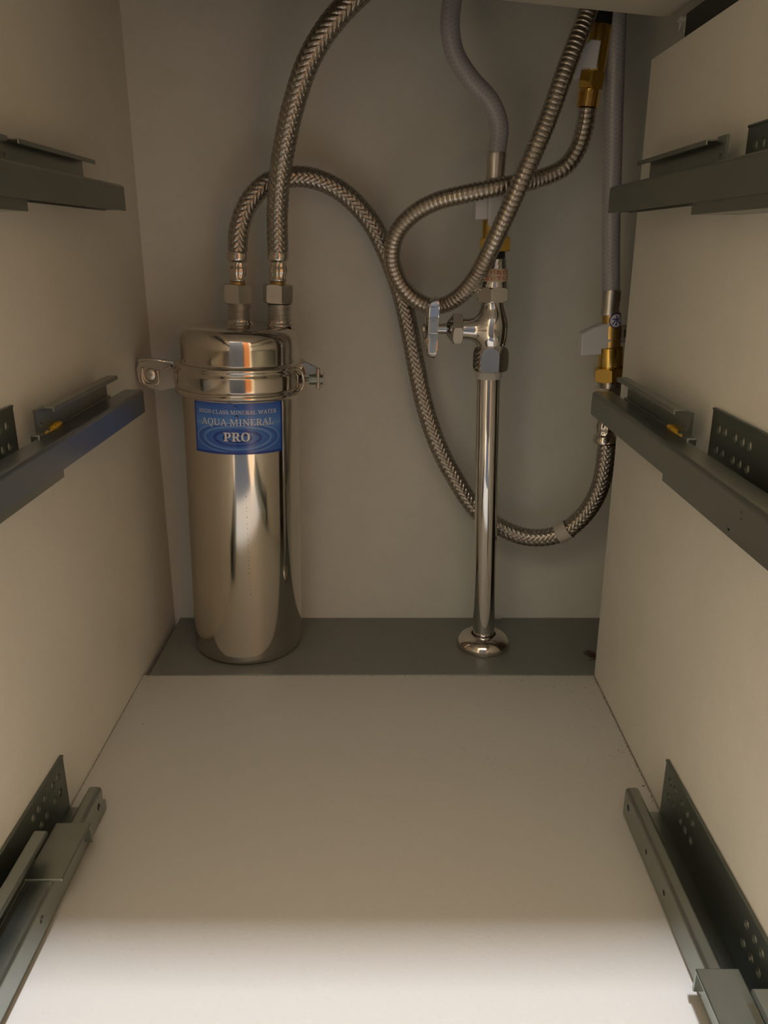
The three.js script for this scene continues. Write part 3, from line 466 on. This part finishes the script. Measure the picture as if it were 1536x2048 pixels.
// ---------------------------------------------------------------- water filter housing
{
  const t = thing('water_filter', 'polished steel water filter cylinder with blue label, standing at the left back', 'water filter', [-0.1383, 0, 0.056]);
  t.rotation.z = rad(-1.45);
  const R = 0.0536;
  part('housing', lathe([[0, 0.0006], [0.04, 0.0004], [0.0455, 0], [0.0492, 0.0008], [0.0517, 0.003], [0.053, 0.0065], [R, 0.0115], [R, 0.256], [0.0545, 0.258], [0.056, 0.2595]], 160), steel, t);
  part('clamp_band', lathe([[0.0552, 0.2588], [0.0572, 0.2584], [0.0592, 0.2592], [0.0601, 0.2606], [0.0596, 0.2622], [0.0584, 0.2632], [0.0588, 0.2642], [0.0598, 0.2652], [0.0602, 0.2668], [0.0602, 0.2772], [0.0598, 0.2788], [0.0588, 0.2802], [0.0584, 0.2818], [0.0592, 0.283], [0.0596, 0.2846], [0.0588, 0.286], [0.0568, 0.2866], [0.0548, 0.2862]], 160), steel, t);
  part('lid', lathe([[0.0556, 0.2858], [0.0542, 0.2868], [0.0537, 0.2885], [R, 0.3005], [0.0532, 0.3055], [0.0518, 0.3105], [0.0492, 0.3145], [0.0455, 0.3171], [0.041, 0.3182], [0.03, 0.3186], [0, 0.3187]], 160), steelBright, t);
  for (const px of [0.0, 0.036]) {
    const k = new THREE.Group(); k.name = 'port'; k.position.set(px, 0.3183, -0.003); t.add(k);
    part('base_ring', lathe([[0.0122, -0.0004], [0.0122, 0.0012], [0.0108, 0.0022], [0.0108, 0.0042]]), steelBright, k);
    part('thread', thread(0.0104, 0.004, 0.0188, 0.0016), steelDull, k);
  }
  // printed label: water ripples and lettering
  const c = document.createElement('canvas'); c.width = 1024; c.height = 640; const g = c.getContext('2d');
  const gr = g.createLinearGradient(0, 0, 0, 640); for (const [s, q] of [[0, '#2a5bc4'], [0.3, '#4a84de'], [0.47, '#66a0ee'], [0.62, '#437fda'], [1, '#3a74d2']]) gr.addColorStop(s, q);
  g.fillStyle = gr; g.fillRect(0, 0, 1024, 640);
  const ell = (x, y, a, b, col, w) => { g.strokeStyle = col; g.lineWidth = w; g.beginPath(); g.ellipse(x, y, a, b, 0, 0, 7); g.stroke(); };
  g.fillStyle = 'rgba(150,180,225,0.25)'; g.beginPath(); g.ellipse(512, 300, 620, 16, 0, 0, 7); g.fill();
  for (const [a, b, col, w] of [[470, 165, 'rgba(165,200,245,0.6)', 12], [430, 150, 'rgba(40,85,185,0.6)', 22], [370, 124, 'rgba(150,190,242,0.6)', 22], [330, 108, 'rgba(58,112,205,0.6)', 30], [250, 80, 'rgba(28,66,170,0.75)', 34], [215, 66, 'rgba(95,135,205,0.5)', 14], [150, 44, 'rgba(16,38,118,0.85)', 20], [90, 26, 'rgba(120,155,215,0.6)', 10], [45, 12, 'rgba(14,30,100,0.9)', 10]]) ell(505, 455, a, b, col, w);
  for (const [x, y, r] of [[497, 112, 15], [505, 215, 17]]) { g.fillStyle = '#152b78'; g.beginPath(); g.arc(x, y, r, 0, 7); g.fill(); g.fillStyle = 'rgba(200,220,250,0.8)'; g.beginPath(); g.arc(x - 2, y + r * 0.45, r * 0.5, 0, 7); g.fill(); }
  g.fillStyle = 'rgba(24,58,160,0.85)'; g.fillRect(0, 0, 22, 640); g.fillRect(1002, 0, 22, 640); g.fillRect(0, 612, 1024, 28); g.fillRect(0, 0, 1024, 12);
  g.textAlign = 'center'; g.textBaseline = 'alphabetic';
  const text = (s, font, x, y, w, col) => { g.font = font; const m = g.measureText(s).width; g.save(); g.translate(x, y); g.scale(w / m, 1); g.fillStyle = 'rgba(10,25,85,0.5)'; g.fillText(s, 4, 4); g.fillStyle = col; g.fillText(s, 0, 0); g.restore(); };
  text('HIGH-CLASS MINERAL WATER', '58px serif', 508, 192, 880, '#ffffff'); text('AQUA MINERAL', '100px serif', 508, 318, 810, '#ffffff'); text('PRO', 'bold 136px serif', 500, 492, 292, '#ffffff');
  const tx = new THREE.CanvasTexture(c); tx.colorSpace = THREE.SRGBColorSpace; tx.anisotropy = 8;
  const lab = new THREE.CylinderGeometry(R + 0.0003, R + 0.0003, 0.0512, 64, 1, true, rad(-39.5), rad(89.5)); lab.translate(0, 0.2368, 0);
  part('label', lab, phy({ map: tx, roughness: 0.3, clearcoat: 0.6, clearcoatRoughness: 0.12, side: THREE.DoubleSide }), t, 'blue label with ripples and pale lettering');
  // faint dotted batch print down the front
  const dots = [], Q = rng(3); for (let i = 0; i < 26; i++) { const y = 0.176 - i * 0.004 + Q() * 0.0026, a = rad(11 + i * 0.06), s = new THREE.CylinderGeometry(0.00022 + Q() * 0.0003, 0.00025, 0.00005, 8); s.rotateX(Math.PI / 2); s.translate(0, y, R); s.rotateY(a); if (Q() > 0.3) dots.push(s); }
  part('batch_print', dots, std({ color: new THREE.Color(0.2, 0.18, 0.15), roughness: 0.6 }), t);
  // closing lever at the left
  const lev = new THREE.Group(); lev.name = 'closing_lever'; lev.position.set(-0.0605, 0.272, 0.003); t.add(lev);
  const ls = new THREE.Shape(); for (const [i, [x, y]] of [[0.003, 0.0085], [-0.006, 0.0125], [-0.02, 0.0135], [-0.0305, 0.012], [-0.0335, 0.004], [-0.032, -0.007], [-0.022, -0.0125], [-0.012, -0.0142], [0.003, -0.0105]].entries()) i ? ls.lineTo(x, y) : ls.moveTo(x, y); ls.closePath();
  const hole = new THREE.Path(); hole.absellipse(-0.0215, -0.001, 0.0062, 0.0066, 0, 7, true); ls.holes.push(hole);
  const lg = new THREE.ExtrudeGeometry(ls, { depth: 0.001, bevelEnabled: true, bevelThickness: 0.0006, bevelSize: 0.0006, bevelSegments: 2 }); part('lever_plate', lg, steelDull, lev);
  part('frame', wire([[-0.028, 0.006, 0.003], [-0.0285, -0.004, 0.0035], [-0.0262, -0.0085, 0.0038], [-0.018, -0.0092, 0.0038], [-0.0142, -0.007, 0.0036], [-0.0142, 0.004, 0.0032]], 0.0014), steelBright, lev);
  part('wire_loop', [wire([[0.004, 0.0105, -0.001], [-0.008, 0.0122, 0.001], [-0.0125, 0.0132, 0.003], [-0.021, 0.0138, 0.004], [-0.031, 0.0122, 0.0035]], 0.0015), wire([[-0.008, 0.0045, 0.003], [-0.001, 0.0085, 0.004]], 0.0014, 8)], steelBright, lev);
  const nut = new THREE.SphereGeometry(0.006, 24, 16); nut.scale(1, 1.08, 0.55); nut.translate(-0.0213, -0.0005, 0.001); part('rivet', nut, steelDull, lev);
  part('hinge', [box(0.0, 0.003, 0.001, 0.008, 0.001, 0.0035, 0.0006), box(0.0005, 0.0035, -0.0085, -0.0015, 0.001, 0.0035, 0.0006)], steelBright, lev);
  // lug with cross bolt at the right
  const lug = new THREE.Group(); lug.name = 'clamp_lug'; lug.position.set(0.0585, 0.2725, 0.012); t.add(lug);
  part('ear', [wire([[-0.009, 0.0112, 0.016], [-0.002, 0.0096, 0.0115], [0.0006, 0.004, 0.0095], [0.0008, -0.004, 0.0095], [-0.0022, -0.0092, 0.0115], [-0.008, -0.0106, 0.016]], 0.0013)], steelBright, lug);
  const es = new THREE.Shape(); for (const [i, [x, y]] of [[-0.004, 0.013], [0.002, 0.0155], [0.0105, 0.0115], [0.0145, 0.008], [0.0075, 0.004], [0.001, 0.005]].entries()) i ? es.lineTo(x, y) : es.moveTo(x, y); es.closePath();
  part('ear_plate', new THREE.ExtrudeGeometry(es, { depth: 0.0012, bevelEnabled: true, bevelThickness: 0.0004, bevelSize: 0.0004, bevelSegments: 1 }).translate(0, 0, 0.0), steel, lug);
  const bolt = [new THREE.CylinderGeometry(0.0048, 0.0048, 0.0075, 24).rotateZ(Math.PI / 2).translate(0.0092, 0, 0), new THREE.CylinderGeometry(0.0044, 0.0044, 0.004, 24).rotateZ(Math.PI / 2).translate(0.0168, 0, 0), new THREE.CylinderGeometry(0.0018, 0.0018, 0.02, 16).rotateZ(Math.PI / 2).translate(0.006, 0, 0)];
  part('bolt', bolt, zinc, lug);
  part('cross_pin', [new THREE.CapsuleGeometry(0.0019, 0.0165, 6, 16).translate(0.0135, 0.001, 0.002)], steelBright, lug);
  part('bolt_head', box(0.0178, 0.0192, -0.0045, 0.0062, -0.004, 0.004, 0.0005), steelBright, lug);
}

renderer.render(scene, camera);
